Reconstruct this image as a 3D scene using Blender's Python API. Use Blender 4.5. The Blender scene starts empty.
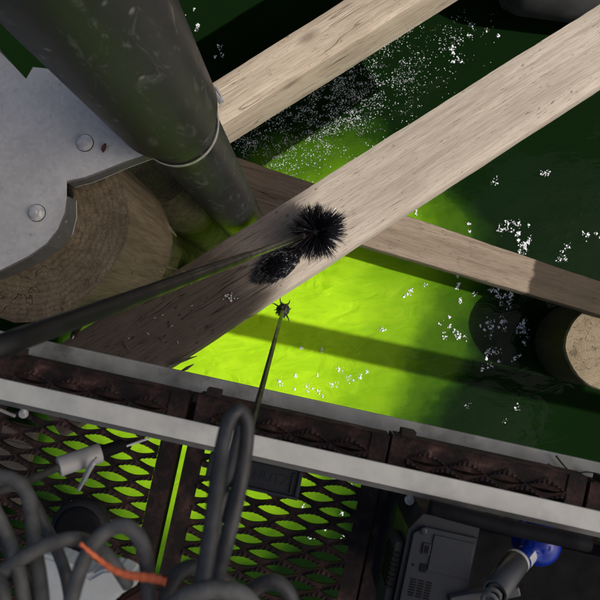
import bpy, bmesh, math, random
from mathutils import Vector, Matrix, Quaternion, noise

random.seed(7)
R = math.radians
scene = bpy.context.scene
COL = scene.collection

# ------------------------------------------------------------------ camera
CAM_Z = 3.1
cam_d = bpy.data.cameras.new("camera")
cam = bpy.data.objects.new("camera", cam_d)
COL.objects.link(cam)
cam.location = (0, 0, CAM_Z)
_n = Vector(((310 - 300) / 600, -(319 - 300) / 600, -1)).normalized()
CAM_Q = _n.rotation_difference(Vector((0, 0, -1)))
cam.rotation_mode = 'QUATERNION'
cam.rotation_quaternion = CAM_Q
cam_d.sensor_width = 36
cam_d.lens = 36
cam_d.clip_start = 0.02
cam_d.clip_end = 500
cam_d.dof.use_dof = True
cam_d.dof.focus_distance = 1.5
cam_d.dof.aperture_fstop = 12
scene.camera = cam

# ------------------------------------------------------------------ light
SUN_EL = R(46)
SUN_H = Vector((math.cos(R(-15.4)), math.sin(R(-15.4)), 0))
SUN_TAN = math.tan(SUN_EL)
to_sun = Vector((SUN_H.x * math.cos(SUN_EL), SUN_H.y * math.cos(SUN_EL), math.sin(SUN_EL)))
world = bpy.data.worlds.new("World")
scene.world = world
world.use_nodes = True
wn = world.node_tree
bg = wn.nodes["Background"]
sky = wn.nodes.new("ShaderNodeTexSky")
sky.sky_type = 'NISHITA'
sky.sun_disc = False
sky.sun_elevation = SUN_EL
sky.sun_rotation = math.atan2(SUN_H.x, SUN_H.y)
wn.links.new(sky.outputs[0], bg.inputs[0])
sky.air_density = 0.55
sky.dust_density = 3.6
sky.ozone_density = 0.0
bg.inputs[1].default_value = 0.105
sun_d = bpy.data.lights.new("sun", 'SUN')
sun_d.energy = 4.1
sun_d.angle = R(0.5)
sun_d.color = (1.0, 0.95, 0.87)
sun = bpy.data.objects.new("sun", sun_d)
COL.objects.link(sun)
sun.location = (5, -1.5, 9)
sun.rotation_mode = 'QUATERNION'
sun.rotation_quaternion = to_sun.to_track_quat('Z', 'Y')
scene.view_settings.view_transform = 'Standard'
scene.view_settings.look = 'None'
scene.view_settings.gamma = 1.0
scene.view_settings.exposure = 0.25
scene.render.engine = 'CYCLES'
scene.cycles.use_denoising = True
scene.cycles.max_bounces = 5
scene.cycles.sample_clamp_indirect = 4

# ------------------------------------------------------------------ helpers
def P(px, py, d):
    """point of the place seen at photo pixel (600 wide) at a height d below the lens"""
    v = CAM_Q @ Vector(((px - 300) / 600, -(py - 300) / 600, -1))
    t = -d / v.z
    return Vector((v.x * t, v.y * t, CAM_Z - d))

def mesh_obj(name, verts, faces, mat=None, parent=None, smooth=False, loc=None, rot=None):
    me = bpy.data.meshes.new(name)
    me.from_pydata([tuple(v) for v in verts], [], faces)
    me.update()
    if smooth:
        for p in me.polygons:
            p.use_smooth = True
    return link(name, me, mat, parent, loc, rot)

def link(name, me, mat=None, parent=None, loc=None, rot=None):
    o = bpy.data.objects.new(name, me)
    COL.objects.link(o)
    if mat and not me.materials:
        me.materials.append(mat)
    if parent:
        o.parent = parent
    if loc is not None:
        o.location = loc
    if rot is not None:
        o.rotation_euler = rot
    return o

def empty(name, loc, rz=0.0):
    o = bpy.data.objects.new(name, None)
    COL.objects.link(o)
    o.empty_display_size = 0.05
    o.location = loc
    o.rotation_euler = (0, 0, rz)
    return o

def tag(o, label=None, cat=None, group=None, kind=None):
    if label: o["label"] = label
    if cat: o["category"] = cat
    if group: o["group"] = group
    if kind: o["kind"] = kind
    return o

class MB:
    def __init__(s):
        s.v, s.f = [], []
    def add(s, vs, fs):
        k = len(s.v)
        s.v += [Vector(v) for v in vs]
        s.f += [tuple(i + k for i in f) for f in fs]
        return s
    def box(s, x0, x1, y0, y1, z0, z1, bev=0.0):
        if bev <= 0:
            vs = [(x0,y0,z0),(x1,y0,z0),(x1,y1,z0),(x0,y1,z0),(x0,y0,z1),(x1,y0,z1),(x1,y1,z1),(x0,y1,z1)]
            return s.add(vs, [(3,2,1,0),(4,5,6,7),(0,1,5,4),(1,2,6,5),(2,3,7,6),(3,0,4,7)])
        bm = bmesh.new()
        bmesh.ops.create_cube(bm, size=1)
        for v in bm.verts:
            v.co = Vector((x0 + (v.co.x + .5) * (x1 - x0), y0 + (v.co.y + .5) * (y1 - y0), z0 + (v.co.z + .5) * (z1 - z0)))
        bmesh.ops.bevel(bm, geom=bm.edges[:] , offset=bev, segments=2, affect='EDGES', profile=0.6)
        return s.bm(bm)
    def bm(s, bm):
        bm.verts.index_update()
        s.add([v.co.copy() for v in bm.verts], [[v.index for v in f.verts] for f in bm.faces])
        bm.free()
        return s
    def tube(s, pts, rad, n=10, cap=True):
        pts = [Vector(p) for p in pts]
        m = len(pts)
        rads = rad if isinstance(rad, (list, tuple)) else [rad] * m
        t = [(pts[min(i + 1, m - 1)] - pts[max(i - 1, 0)]).normalized() for i in range(m)]
        a = t[0].orthogonal().normalized()
        vs, fs = [], []
        for i in range(m):
            a = (a - t[i] * a.dot(t[i])).normalized()
            b = t[i].cross(a)
            for k in range(n):
                w = 2 * math.pi * k / n
                vs.append(pts[i] + (a * math.cos(w) + b * math.sin(w)) * rads[i])
        for i in range(m - 1):
            for k in range(n):
                fs.append((i*n+k, i*n+(k+1) % n, (i+1)*n+(k+1) % n, (i+1)*n+k))
        if cap:
            fs.append(tuple(range(n - 1, -1, -1)))
            fs.append(tuple((m-1)*n + k for k in range(n)))
        return s.add(vs, fs)
    def prism(s, poly, z0, z1):
        n = len(poly)
        vs = [(x, y, z0) for x, y in poly] + [(x, y, z1) for x, y in poly]
        fs = [tuple(range(n - 1, -1, -1)), tuple(range(n, 2 * n))]
        fs += [(i, (i+1) % n, n + (i+1) % n, n + i) for i in range(n)]
        return s.add(vs, fs)
    def lathe(s, prof, n=32, closed=False):
        vs, fs = [], []
        m = len(prof)
        for r, z in prof:
            for k in range(n):
                w = 2 * math.pi * k / n
                vs.append((r * math.cos(w), r * math.sin(w), z))
        for i in range(m - 1):
            for k in range(n):
                fs.append((i*n+k, i*n+(k+1) % n, (i+1)*n+(k+1) % n, (i+1)*n+k))
        if not closed:
            if prof[0][0] > 1e-6: fs.append(tuple(range(n - 1, -1, -1)))
            if prof[-1][0] > 1e-6: fs.append(tuple((m-1)*n + k for k in range(n)))
        return s.add(vs, fs)
    def xf(s, M):
        s.v = [M @ v for v in s.v]
        return s
    def obj(s, name, mat, parent=None, smooth=False, loc=None, rot=None):
        return mesh_obj(name, s.v, s.f, mat, parent, smooth, loc, rot)

def smooth_path(pts, sub=8):
    pts = [Vector(p) for p in pts]
    q = [pts[0] * 2 - pts[1]] + pts + [pts[-1] * 2 - pts[-2]]
    out = []
    for i in range(1, len(q) - 2):
        for k in range(sub):
            t = k / sub
            a, b, c, d = q[i-1], q[i], q[i+1], q[i+2]
            out.append(0.5 * ((2*b) + (c-a)*t + (2*a-5*b+4*c-d)*t*t + (3*b-a-3*c+d)*t**3))
    out.append(pts[-1])
    return out

def look_rot(direction):
    """matrix whose Z axis points along direction"""
    return direction.normalized().to_track_quat('Z', 'Y').to_matrix().to_4x4()

# ------------------------------------------------------------------ materials
class NT:
    def __init__(s, name):
        s.m = bpy.data.materials.new(name)
        s.m.use_nodes = True
        s.t = s.m.node_tree
        s.b = s.t.nodes["Principled BSDF"]
        s.tc = s.t.nodes.new("ShaderNodeTexCoord")
    def n(s, typ, **kw):
        nd = s.t.nodes.new(typ)
        for k, v in kw.items():
            setattr(nd, k, v)
        return nd
    def l(s, a, b):
        s.t.links.new(a, b)
    def vec(s, scale=(1, 1, 1), loc=(0, 0, 0), src=None):
        mp = s.n("ShaderNodeMapping")
        mp.inputs["Scale"].default_value = scale
        mp.inputs["Location"].default_value = loc
        s.l(src or s.tc.outputs["Object"], mp.inputs["Vector"])
        return mp.outputs[0]
    def noise(s, scale, detail=4, rough=0.55, vec=None, dist=0.0):
        nd = s.n("ShaderNodeTexNoise")
        nd.inputs["Scale"].default_value = scale
        nd.inputs["Detail"].default_value = detail
        nd.inputs["Roughness"].default_value = rough
        nd.inputs["Distortion"].default_value = dist
        s.l(vec or s.tc.outputs["Object"], nd.inputs["Vector"])
        return nd.outputs["Fac"]
    def vor(s, scale, vec=None, feature='F1'):
        nd = s.n("ShaderNodeTexVoronoi", feature=feature)
        nd.inputs["Scale"].default_value = scale
        s.l(vec or s.tc.outputs["Object"], nd.inputs["Vector"])
        return nd.outputs["Distance"]
    def ramp(s, fac, stops):
        nd = s.n("ShaderNodeValToRGB")
        el = nd.color_ramp.elements
        while len(el) < len(stops):
            el.new(0.5)
        for e, (p, c) in zip(el, stops):
            e.position = p
            e.color = (c, c, c, 1) if isinstance(c, (int, float)) else (*c, 1)
        s.l(fac, nd.inputs[0])
        return nd.outputs[0]
    def mix(s, fac, a, b, mode='MIX'):
        nd = s.n("ShaderNodeMix", data_type='RGBA', blend_type=mode)
        for sock, val in ((0, fac), (6, a), (7, b)):
            if isinstance(val, (int, float)):
                nd.inputs[sock].default_value = val if sock == 0 else (val, val, val, 1)
            elif isinstance(val, tuple):
                nd.inputs[sock].default_value = (*val, 1)
            else:
                s.l(val, nd.inputs[sock])
        return nd.outputs[2]
    def math(s, op, a, b=0.0, clamp=False):
        nd = s.n("ShaderNodeMath", operation=op, use_clamp=clamp)
        for i, v in ((0, a), (1, b)):
            if isinstance(v, (int, float)):
                nd.inputs[i].default_value = v
            else:
                s.l(v, nd.inputs[i])
        return nd.outputs[0]
    def bump(s, h, strength=0.4, dist=0.01, normal=None):
        nd = s.n("ShaderNodeBump")
        nd.inputs["Strength"].default_value = strength
        nd.inputs["Distance"].default_value = dist
        s.l(h, nd.inputs["Height"])
        if normal: s.l(normal, nd.inputs["Normal"])
        s.l(nd.outputs[0], s.b.inputs["Normal"])
        return nd.outputs[0]
    def set(s, color=None, rough=None, metal=None, spec=None):
        for k, v in (("Base Color", color), ("Roughness", rough), ("Metallic", metal), ("Specular IOR Level", spec)):
            if v is None: continue
            if isinstance(v, (int, float)): s.b.inputs[k].default_value = v
            elif isinstance(v, tuple): s.b.inputs[k].default_value = (*v, 1)
            else: s.l(v, s.b.inputs[k])
        return s.m

def wood_mat(name, light, mid, dark, axis=0, seed=0.0, pits=0.5, algae=None, darkened=None):
    t = NT(name)
    def st(along, across):
        sc = [across] * 3
        sc[axis] = along
        return t.vec(tuple(sc), (seed, seed * 1.7, seed * .6))
    g1 = t.noise(1.0, 8, 0.62, st(2.2, 46), 0.25)           # long fibres
    g2 = t.noise(1.0, 6, 0.6, st(0.9, 13), 0.8)             # broad bands
    blot = t.noise(5.0, 5, 0.6, t.vec((1, 1, 1), (seed, 0, 3)))
    fine = t.noise(1.0, 3, 0.5, st(14, 190))
    base = t.mix(t.ramp(g2, [(0.32, 0.0), (0.66, 1.0)]), mid, light)
    base = t.mix(t.ramp(g1, [(0.28, 0.75), (0.50, 0.0)]), base, dark)
    base = t.mix(t.math('MULTIPLY', t.ramp(blot, [(0.40, 0.0), (0.68, 1.0)]), 0.45), base, mid)
    base = t.mix(t.ramp(fine, [(0.36, 0.42), (0.55, 0.0)]), base, dark)
    if axis == 2:                                      # growth rings showing on cut tops
        wv = t.n("ShaderNodeTexWave", wave_type='RINGS', rings_direction='Z')
        wv.inputs["Scale"].default_value = 26
        wv.inputs["Distortion"].default_value = 5.0
        wv.inputs["Detail"].default_value = 3
        wv.inputs["Detail Scale"].default_value = 1.2
        t.l(t.vec((1, 1, .08)), wv.inputs["Vector"])
        base = t.mix(t.ramp(wv.outputs["Fac"], [(0.0, 0.34), (0.5, 0.0)]), base, dark)
    stain = t.noise(1.0, 5, 0.65, st(1.6, 5), 0.5)      # old water stains
    base = t.mix(t.math('MULTIPLY', t.ramp(stain, [(0.50, 0.0), (0.70, 1.0)]), 0.55), base, tuple(c * 0.95 for c in dark))
    kn = t.vor(1.0, st(2.6, 6.5))
    kd = t.ramp(kn, [(0.05, 1.0), (0.12, 0.35), (0.16, 0.0)])
    base = t.mix(t.math('MULTIPLY', kd, 0.7), base, tuple(c * 0.5 for c in dark))
    # short checks and pits with a shape of their own
    ck = t.noise(1.0, 4, 0.7, st(9, 70), 0.6)
    ckm = t.math('MULTIPLY', t.ramp(ck, [(0.27, 1.0), (0.335, 0.0)]), 0.35 if axis == 2 else 1.0)
    sl = t.noise(1.0, 3, 0.5, st(1.0, 17), 0.3)
    slm = t.math('MULTIPLY', t.ramp(sl, [(0.490, 0.0), (0.5, 1.0), (0.510, 0.0)]), t.ramp(t.noise(2.1, 2, 0.5, t.vec((1, 1, 1), (seed * 2, 5, 1))), [(0.50, 0.0), (0.56, 1.0)]))
    ckm = t.math('MAXIMUM', ckm, slm)
    dash = t.noise(1.0, 2, 0.6, st(30, 210))
    ckm = t.math('MAXIMUM', ckm, t.math('MULTIPLY', t.ramp(dash, [(0.28, 1.0), (0.335, 0.0)]), 0.6))
    pit = t.vor(1.0, st(24, 34))
    sel = t.noise(3.3, 3, 0.5, t.vec((1, 1, 1), (9 + seed, 2, 0)))
    pm = t.math('MULTIPLY', t.ramp(pit, [(0.11, 1.0), (0.19, 0.0)]), t.ramp(sel, [(0.50, 0.0), (0.58, 1.0)]))
    marks = t.math('MAXIMUM', ckm, t.math('MULTIPLY', pm, pits))
    base = t.mix(t.math('MULTIPLY', marks, 0.78), base, tuple(c * 0.28 for c in dark))
    if algae:
        sp = t.n("ShaderNodeSeparateXYZ")
        t.l(t.tc.outputs["Object"], sp.inputs[0])
        z = t.math('ADD', sp.outputs[2], t.math('MULTIPLY', t.math('SUBTRACT', t.noise(7, 4), 0.5), algae[2]))
        mr = t.n("ShaderNodeMapRange")
        mr.inputs[1].default_value, mr.inputs[2].default_value = algae[0], algae[1]
        mr.inputs[3].default_value, mr.inputs[4].default_value = 1, 0
        t.l(z, mr.inputs[0])
        ac = t.mix(t.ramp(t.noise(26, 5), [(0.35, 0.0), (0.7, 1.0)]), (0.012, 0.02, 0.004), (0.10, 0.13, 0.018))
        base = t.mix(t.math('MULTIPLY', mr.outputs[0], 0.82), base, ac)
    if darkened:                                            # darkened stretch along the grain, ragged edge
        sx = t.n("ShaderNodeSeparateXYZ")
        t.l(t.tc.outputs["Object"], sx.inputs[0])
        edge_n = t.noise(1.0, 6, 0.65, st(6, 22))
        xx = t.math('ADD', sx.outputs[axis], t.math('MULTIPLY', t.math('SUBTRACT', edge_n, 0.5), darkened[2]))
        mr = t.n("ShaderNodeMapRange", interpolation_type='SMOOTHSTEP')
        mr.inputs[1].default_value, mr.inputs[2].default_value = darkened[0], darkened[1]
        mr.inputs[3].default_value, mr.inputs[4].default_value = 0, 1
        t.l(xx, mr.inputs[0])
        wc = t.mix(1.0, base, darkened[3], 'MULTIPLY')
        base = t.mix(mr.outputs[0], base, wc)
    h = t.math('SUBTRACT', t.math('ADD', t.math('MULTIPLY', g1, 0.8), t.math('MULTIPLY', fine, 0.25)), t.math('MULTIPLY', marks, 0.9))
    t.bump(h, 0.55, 0.006)
    return t.set(base, 0.82, spec=0.25)

def plain_mat(name, col, rough=0.5, metal=0.0, vary=0.25, scale=30, bump=0.0, dirt=None):
    t = NT(name)
    n1 = t.noise(scale, 5)
    c = t.mix(t.ramp(n1, [(0.3, 0.0), (0.7, 1.0)]), tuple(x * (1 - vary) for x in col), tuple(min(1, x * (1 + vary)) for x in col))
    if dirt:
        c = t.mix(t.ramp(t.noise(scale * 0.35, 6, 0.7), [(0.50, 0.0), (0.68, 0.85)]), c, dirt)
    if bump:
        t.bump(t.noise(scale * 3, 4), bump, 0.002)
    r = t.ramp(t.noise(scale * 0.7, 4), [(0.3, max(0, rough - .1)), (0.7, min(1, rough + .12))])
    return t.set(c, r, metal)

M = {}
M['beam_top'] = wood_mat('weathered_timber_pale', (0.44, 0.375, 0.30), (0.345, 0.285, 0.22), (0.22, 0.172, 0.125), 0, 3.1, 0.5)
M['beam_main'] = wood_mat('weathered_timber_main', (0.42, 0.366, 0.31), (0.33, 0.284, 0.236), (0.22, 0.176, 0.135), 0, 1.3, 0.65, darkened=(0.92, 0.72, 0.30, (0.36, 0.335, 0.31)))  # left stretch multiplied darker, ragged edge
M['brace'] = wood_mat('weathered_timber_brace', (0.27, 0.215, 0.165), (0.20, 0.155, 0.115), (0.11, 0.083, 0.06), 0, 7.7, 0.3, darkened=(1.375, 1.395, 0.06, (0.20, 0.19, 0.16)))  # right end multiplied darker past a ragged line
M['pile_left'] = wood_mat('pile_wood_brown', (0.31, 0.255, 0.165), (0.21, 0.168, 0.105), (0.085, 0.064, 0.04), 2, 5.2, 0.5, algae=(1.15, 1.55, 0.25))
M['pile_moss'] = wood_mat('pile_wood_mossy', (0.20, 0.17, 0.10), (0.13, 0.11, 0.06), (0.04, 0.035, 0.018), 2, 2.2, 0.5, algae=(0.6, 2.0, 0.4))
M['pile_right'] = wood_mat('pile_wood_tan', (0.27, 0.22, 0.15), (0.20, 0.16, 0.105), (0.13, 0.095, 0.055), 2, 8.4, 0.4, algae=(-0.1, 0.25, 0.2), darkened=(0.360, 0.350, 0.02, (0.24, 0.23, 0.17)))  # side below the rim darkened in colour to stand for shade

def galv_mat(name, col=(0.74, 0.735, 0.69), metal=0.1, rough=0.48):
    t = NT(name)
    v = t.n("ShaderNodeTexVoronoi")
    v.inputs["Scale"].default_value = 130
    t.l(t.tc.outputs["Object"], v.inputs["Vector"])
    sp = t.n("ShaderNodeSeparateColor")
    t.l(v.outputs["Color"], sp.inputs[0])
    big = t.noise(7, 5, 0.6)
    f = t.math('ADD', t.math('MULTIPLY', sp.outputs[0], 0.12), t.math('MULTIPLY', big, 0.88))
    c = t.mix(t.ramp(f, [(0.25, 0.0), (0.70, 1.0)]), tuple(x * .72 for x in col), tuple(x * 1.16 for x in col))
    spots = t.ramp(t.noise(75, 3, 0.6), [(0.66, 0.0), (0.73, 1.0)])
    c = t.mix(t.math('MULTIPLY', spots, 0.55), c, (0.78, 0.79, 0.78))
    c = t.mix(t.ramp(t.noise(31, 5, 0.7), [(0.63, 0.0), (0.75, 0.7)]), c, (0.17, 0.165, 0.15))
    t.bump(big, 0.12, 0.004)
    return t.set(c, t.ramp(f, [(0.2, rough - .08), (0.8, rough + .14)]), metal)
M['galv'] = galv_mat('galvanised_sheet')
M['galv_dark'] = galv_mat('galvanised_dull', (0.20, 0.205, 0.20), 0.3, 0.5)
M['ledge'] = plain_mat('dull_galvanised_ledge', (0.46, 0.46, 0.40), 0.6, 0.05, 0.25, 16, 0.2, (0.13, 0.12, 0.09))
M['zinc'] = plain_mat('bright_zinc', (0.76, 0.75, 0.71), 0.35, 0.3, 0.2, 60, 0.1)
M['alu'] = plain_mat('brushed_aluminium', (0.80, 0.785, 0.67), 0.6, 0.05, 0.10, 24, 0.15, (0.60, 0.60, 0.54))
M['alu_shaded'] = plain_mat('shaded_aluminium', (0.17, 0.17, 0.155), 0.6, 0.2, 0.2, 40, 0.1)  # aluminium with shade put into its colour, for lip and web

def rust_mat():
    t = NT('rusty_steel')
    a = t.noise(22, 8, 0.7)
    c = t.ramp(a, [(0.25, (0.007, 0.0045, 0.0035)), (0.48, (0.022, 0.012, 0.009)), (0.61, (0.078, 0.038, 0.028)), (0.75, (0.26, 0.15, 0.12))])
    t.bump(t.noise(120, 5, 0.7), 0.6, 0.003)
    return t.set(c, 0.8, 0.1)
M['rust'] = rust_mat()
M['rust_dark'] = plain_mat('blackened_rust', (0.035, 0.022, 0.016), 0.85, 0, 0.4, 40, 0.4, (0.09, 0.045, 0.03))

def pipe_mat():
    t = NT('grey_polyethylene_pipe')
    big = t.noise(6, 6, 0.65)
    c = t.mix(t.ramp(big, [(0.3, 0.0), (0.72, 1.0)]), (0.022, 0.024, 0.026), (0.058, 0.061, 0.063))
    sc = t.noise(1, 5, 0.7, t.vec((30, 30, 9), (2, 1, 0)), 1.3)
    c = t.mix(t.ramp(sc, [(0.55, 0.0), (0.70, 0.6)]), c, (0.26, 0.26, 0.245))
    sp = t.vor(34)
    sel = t.noise(15, 3)
    m = t.math('MULTIPLY', t.ramp(sp, [(0.10, 1.0), (0.20, 0.0)]), t.ramp(sel, [(0.52, 0.0), (0.6, 1.0)]))
    c = t.mix(t.math('MULTIPLY', m, 0.7), c, (0.35, 0.35, 0.33))
    t.bump(t.noise(40, 6, 0.7), 0.12, 0.004)
    return t.set(c, t.ramp(big, [(0.3, 0.40), (0.7, 0.58)]), 0, 0.5)
M['pipe'] = pipe_mat()
M['cable'] = plain_mat('grey_cable_sheath', (0.046, 0.046, 0.043), 0.5, 0, 0.4, 60, 0.25, (0.10, 0.10, 0.094))
M['cable_light'] = plain_mat('grey_cable_sheath_dusty', (0.092, 0.092, 0.084), 0.6, 0, 0.4, 60, 0.25, (0.17, 0.168, 0.155))
M['black_plastic'] = plain_mat('black_plastic', (0.008, 0.008, 0.009), 0.7, 0, 0.3, 40, 0.1)
M['black_plastic'].node_tree.nodes['Principled BSDF'].inputs['Specular IOR Level'].default_value = 0.15
M['charcoal'] = plain_mat('charcoal_plastic', (0.011, 0.014, 0.018), 0.5, 0, 0.12, 60, 0.1)
M['charcoal_light'] = plain_mat('charcoal_plastic_panel', (0.015, 0.020, 0.026), 0.45, 0, 0.1, 60, 0.08)
M['pole'] = plain_mat('dark_steel_pole', (0.020, 0.021, 0.021), 0.30, 0.1, 0.25, 30, 0.05)
M['pole_wet'] = plain_mat('black_rubber_sleeve', (0.010, 0.010, 0.010), 0.45, 0, 0.25, 30, 0.1)
M['bristle'] = plain_mat('black_bristle', (0.010, 0.010, 0.014), 0.28, 0, 0.4, 120)
M['hub'] = plain_mat('brush_hub_brown', (0.035, 0.020, 0.015), 0.6, 0, 0.3, 60)
M['pvc'] = plain_mat('ivory_pvc', (0.50, 0.49, 0.45), 0.4, 0, 0.1, 30, 0.05, (0.38, 0.36, 0.31))
M['tie'] = plain_mat('milky_nylon', (0.50, 0.51, 0.48), 0.35, 0, 0.1, 60)
M['orange'] = plain_mat('orange_cord', (1.0, 0.20, 0.07), 0.5, 0, 0.15, 90, 0.3)
M['white_sheet'] = plain_mat('off_white_plastic', (0.62, 0.64, 0.60), 0.55, 0, 0.08, 22, 0.15, (0.42, 0.55, 0.50))
M['maroon'] = plain_mat('dark_maroon_cloth', (0.045, 0.012, 0.010), 0.8, 0, 0.4, 50, 0.3)
M['tube_grey'] = plain_mat('grey_tube', (0.075, 0.078, 0.078), 0.35, 0.1, 0.15, 30, 0.05)
M['label'] = plain_mat('paper_label', (0.74, 0.77, 0.80), 0.5, 0, 0.06, 200)
M['ink'] = plain_mat('label_ink', (0.18, 0.2, 0.24), 0.6, 0, 0.1, 60)
M['rubber_dark'] = plain_mat('dark_rubber', (0.016, 0.016, 0.0165), 0.8, 0, 0.35, 12, 0.3, (0.035, 0.034, 0.032))
M['leaf_dead'] = plain_mat('dead_leaf', (0.14, 0.05, 0.025), 0.7, 0, 0.4, 120)
M['splat'] = plain_mat('white_splat', (0.62, 0.62, 0.58), 0.7, 0, 0.1, 120)
M['glint'] = plain_mat('glint_white', (0.80, 0.83, 0.86), 0.25, 0, 0.05, 120)  # colour of the flecks that imitate sun glints
M['concrete'] = plain_mat('blocker_concrete', (0.30, 0.29, 0.27), 0.9, 0, 0.2, 3, 0.3)
def blue_mat():
    t = NT('blue_translucent_plastic')
    t.b.inputs["Subsurface Weight"].default_value = 0.1
    t.b.inputs["Subsurface Radius"].default_value = (0.05, 0.15, 1)
    t.b.inputs["Subsurface Scale"].default_value = 0.02
    c = t.mix(t.noise(14, 3), (0.003, 0.018, 0.22), (0.006, 0.05, 0.55))
    return t.set(c, 0.16)
M['blue'] = blue_mat()

def water_mat():
    t = NT('green_water')
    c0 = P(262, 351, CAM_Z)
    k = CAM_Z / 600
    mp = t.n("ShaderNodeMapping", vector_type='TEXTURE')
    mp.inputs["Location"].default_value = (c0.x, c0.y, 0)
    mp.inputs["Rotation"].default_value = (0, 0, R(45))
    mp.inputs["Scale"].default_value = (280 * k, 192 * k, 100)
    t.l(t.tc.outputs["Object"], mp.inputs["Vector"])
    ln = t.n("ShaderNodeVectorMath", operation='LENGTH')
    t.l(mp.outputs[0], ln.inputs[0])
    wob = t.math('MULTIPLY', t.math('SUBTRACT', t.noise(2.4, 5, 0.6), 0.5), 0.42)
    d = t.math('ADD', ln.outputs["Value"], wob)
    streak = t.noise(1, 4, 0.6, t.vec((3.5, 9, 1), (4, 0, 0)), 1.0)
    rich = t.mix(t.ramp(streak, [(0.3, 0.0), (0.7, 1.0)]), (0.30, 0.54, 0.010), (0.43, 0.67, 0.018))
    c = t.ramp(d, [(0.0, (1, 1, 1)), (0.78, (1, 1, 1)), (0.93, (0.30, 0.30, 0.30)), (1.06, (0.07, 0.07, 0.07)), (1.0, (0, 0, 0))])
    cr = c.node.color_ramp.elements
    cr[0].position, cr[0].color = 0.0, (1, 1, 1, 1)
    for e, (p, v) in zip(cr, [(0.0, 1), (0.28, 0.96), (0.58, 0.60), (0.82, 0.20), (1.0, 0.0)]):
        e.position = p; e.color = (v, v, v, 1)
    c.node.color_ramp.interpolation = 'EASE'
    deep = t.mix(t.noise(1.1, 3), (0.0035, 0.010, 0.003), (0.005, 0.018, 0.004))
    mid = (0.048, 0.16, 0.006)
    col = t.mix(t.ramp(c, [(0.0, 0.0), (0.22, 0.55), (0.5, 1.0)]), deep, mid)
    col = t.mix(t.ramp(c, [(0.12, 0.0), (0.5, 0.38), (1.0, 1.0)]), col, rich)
    t.b.inputs["Subsurface Weight"].default_value = 1.0
    t.b.inputs["Subsurface Radius"].default_value = (0.6, 1.0, 0.15)
    t.b.inputs["Subsurface Scale"].default_value = 0.010
    t.b.inputs["IOR"].default_value = 1.33
    # ripples: calm water with patches ruffled by the scrubbing
    r1 = t.noise(1, 3, 0.5, t.vec((6.5, 13, 1), (1, 2, 0)), 1.0)
    r2 = t.noise(78, 2, 0.5)
    amp = t.ramp(t.noise(3.2, 3, 0.6, t.vec((1, 1, 1), (5.3, 1.2, 0))), [(0.55, 0.0), (0.70, 1.0)])
    ramp_amp = t.math('ADD', t.math('MULTIPLY', c, 0.014), 0.0016)
    h = t.math('ADD', t.math('MULTIPLY', r1, ramp_amp), t.math('MULTIPLY', t.math('MULTIPLY', r2, amp), 0.003))
    bp = t.n("ShaderNodeBump")
    bp.inputs["Strength"].default_value = 1.0
    bp.inputs["Distance"].default_value = 1.0
    t.l(h, bp.inputs["Height"])
    t.l(bp.outputs[0], t.b.inputs["Normal"])
    return t.set(col, 0.06, spec=0.16)
M['water'] = water_mat()

# ------------------------------------------------------------------ water
def axis_samples():
    inner = [-2.0 + 4.0 * i / 260 for i in range(261)]
    outer = [2.3, 2.8, 3.6, 5, 8, 13, 22, 40, 80]
    return [-o for o in reversed(outer)] + inner + outer
ax = axis_samples()
nx = len(ax)
wv = []
for y in ax:
    for x in ax:
        fade = 1.0 if max(abs(x), abs(y)) < 1.9 else 0.0
        z = 0.0
        if fade:
            q = Vector((x * 5 + y * 1.5, y * 9 - x * 2, 0.3))
            z = 0.0019 * noise.noise(q) + 0.0005 * noise.noise(Vector((x * 21, y * 27, 4.0)))
        wv.append((x, y, z))
wf = [(j*nx+i, j*nx+i+1, (j+1)*nx+i+1, (j+1)*nx+i) for j in range(nx-1) for i in range(nx-1)]
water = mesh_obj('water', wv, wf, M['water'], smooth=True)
tag(water, 'bright green cloudy water turning dark at the edges', 'water', kind='structure')

# ------------------------------------------------------------------ unseen blockers added around the opening, letting in one slanting slab of sun
SUN_B = Vector((SUN_H.y, -SUN_H.x, 0))           # across the sunbeam
SUN_RZ = math.atan2(SUN_H.y, SUN_H.x)
Z_BLOCKER, W_HI, W_TOP = 9.0, 1.24, 3.9               # added slab shades what stands high on the left
blocker = empty('sun_blocker', (0, 0, Z_BLOCKER), SUN_RZ)
a_hi, a_lo = (Z_BLOCKER - W_HI) / SUN_TAN, (Z_BLOCKER - W_TOP) / SUN_TAN
nb = 8
for i in range(nb):                               # local x = towards the sun, local y = across
    x0 = a_lo + (a_hi - a_lo) * i / nb
    MB().box(x0, x0 + (a_hi - a_lo) / nb - .003, -3, 0.5, 0, 0.12).obj('blocker_slab', M['concrete'], blocker)
tag(blocker, 'unseen slab added high above, shading the pipe and plate', 'blocker')
def blocker_section(label, x0, x1, y0, y1, along_x):
    root = empty('sky_blocker', (x0, y0, 2.42))  # out-of-view boards added to hold back sky light
    n = int(((y1 - y0) if along_x else (x1 - x0)) / 0.2)
    for i in range(n):
        if along_x: MB().box(0, x1 - x0, i * .2, i * .2 + .19, 0, .06).obj('blocker_board', M['pile_right'], root)
        else: MB().box(i * .2, i * .2 + .19, 0, y1 - y0, 0, .06).obj('blocker_board', M['pile_right'], root)
    tag(root, label, 'deck')
blocker_section('unseen boards added to block sky left of the opening, above the galvanised plate', -5.3, -1.3, -4, 5, False)
blocker_section('unseen boards added to block sky beyond the clean pale beam', -1.3, 3.0, 1.5, 5.5, True)
blocker_section('unseen boards added to block sky far to the right beyond the sawn stump', 4.0, 8.0, -4, 5, False)
over = empty('overhead_blocker', (0, 0, 0))  # out-of-view boards added to dim the walkway
for i in range(14):
    y1 = -1.0 - i * 0.3
    MB().box(-4, 1.0, y1 - 0.296, y1, 4.3, 4.38).obj('blocker_board', M['concrete'], over)
tag(over, 'unseen boards added overhead behind the photographer, shading the walkway', 'deck')

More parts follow.
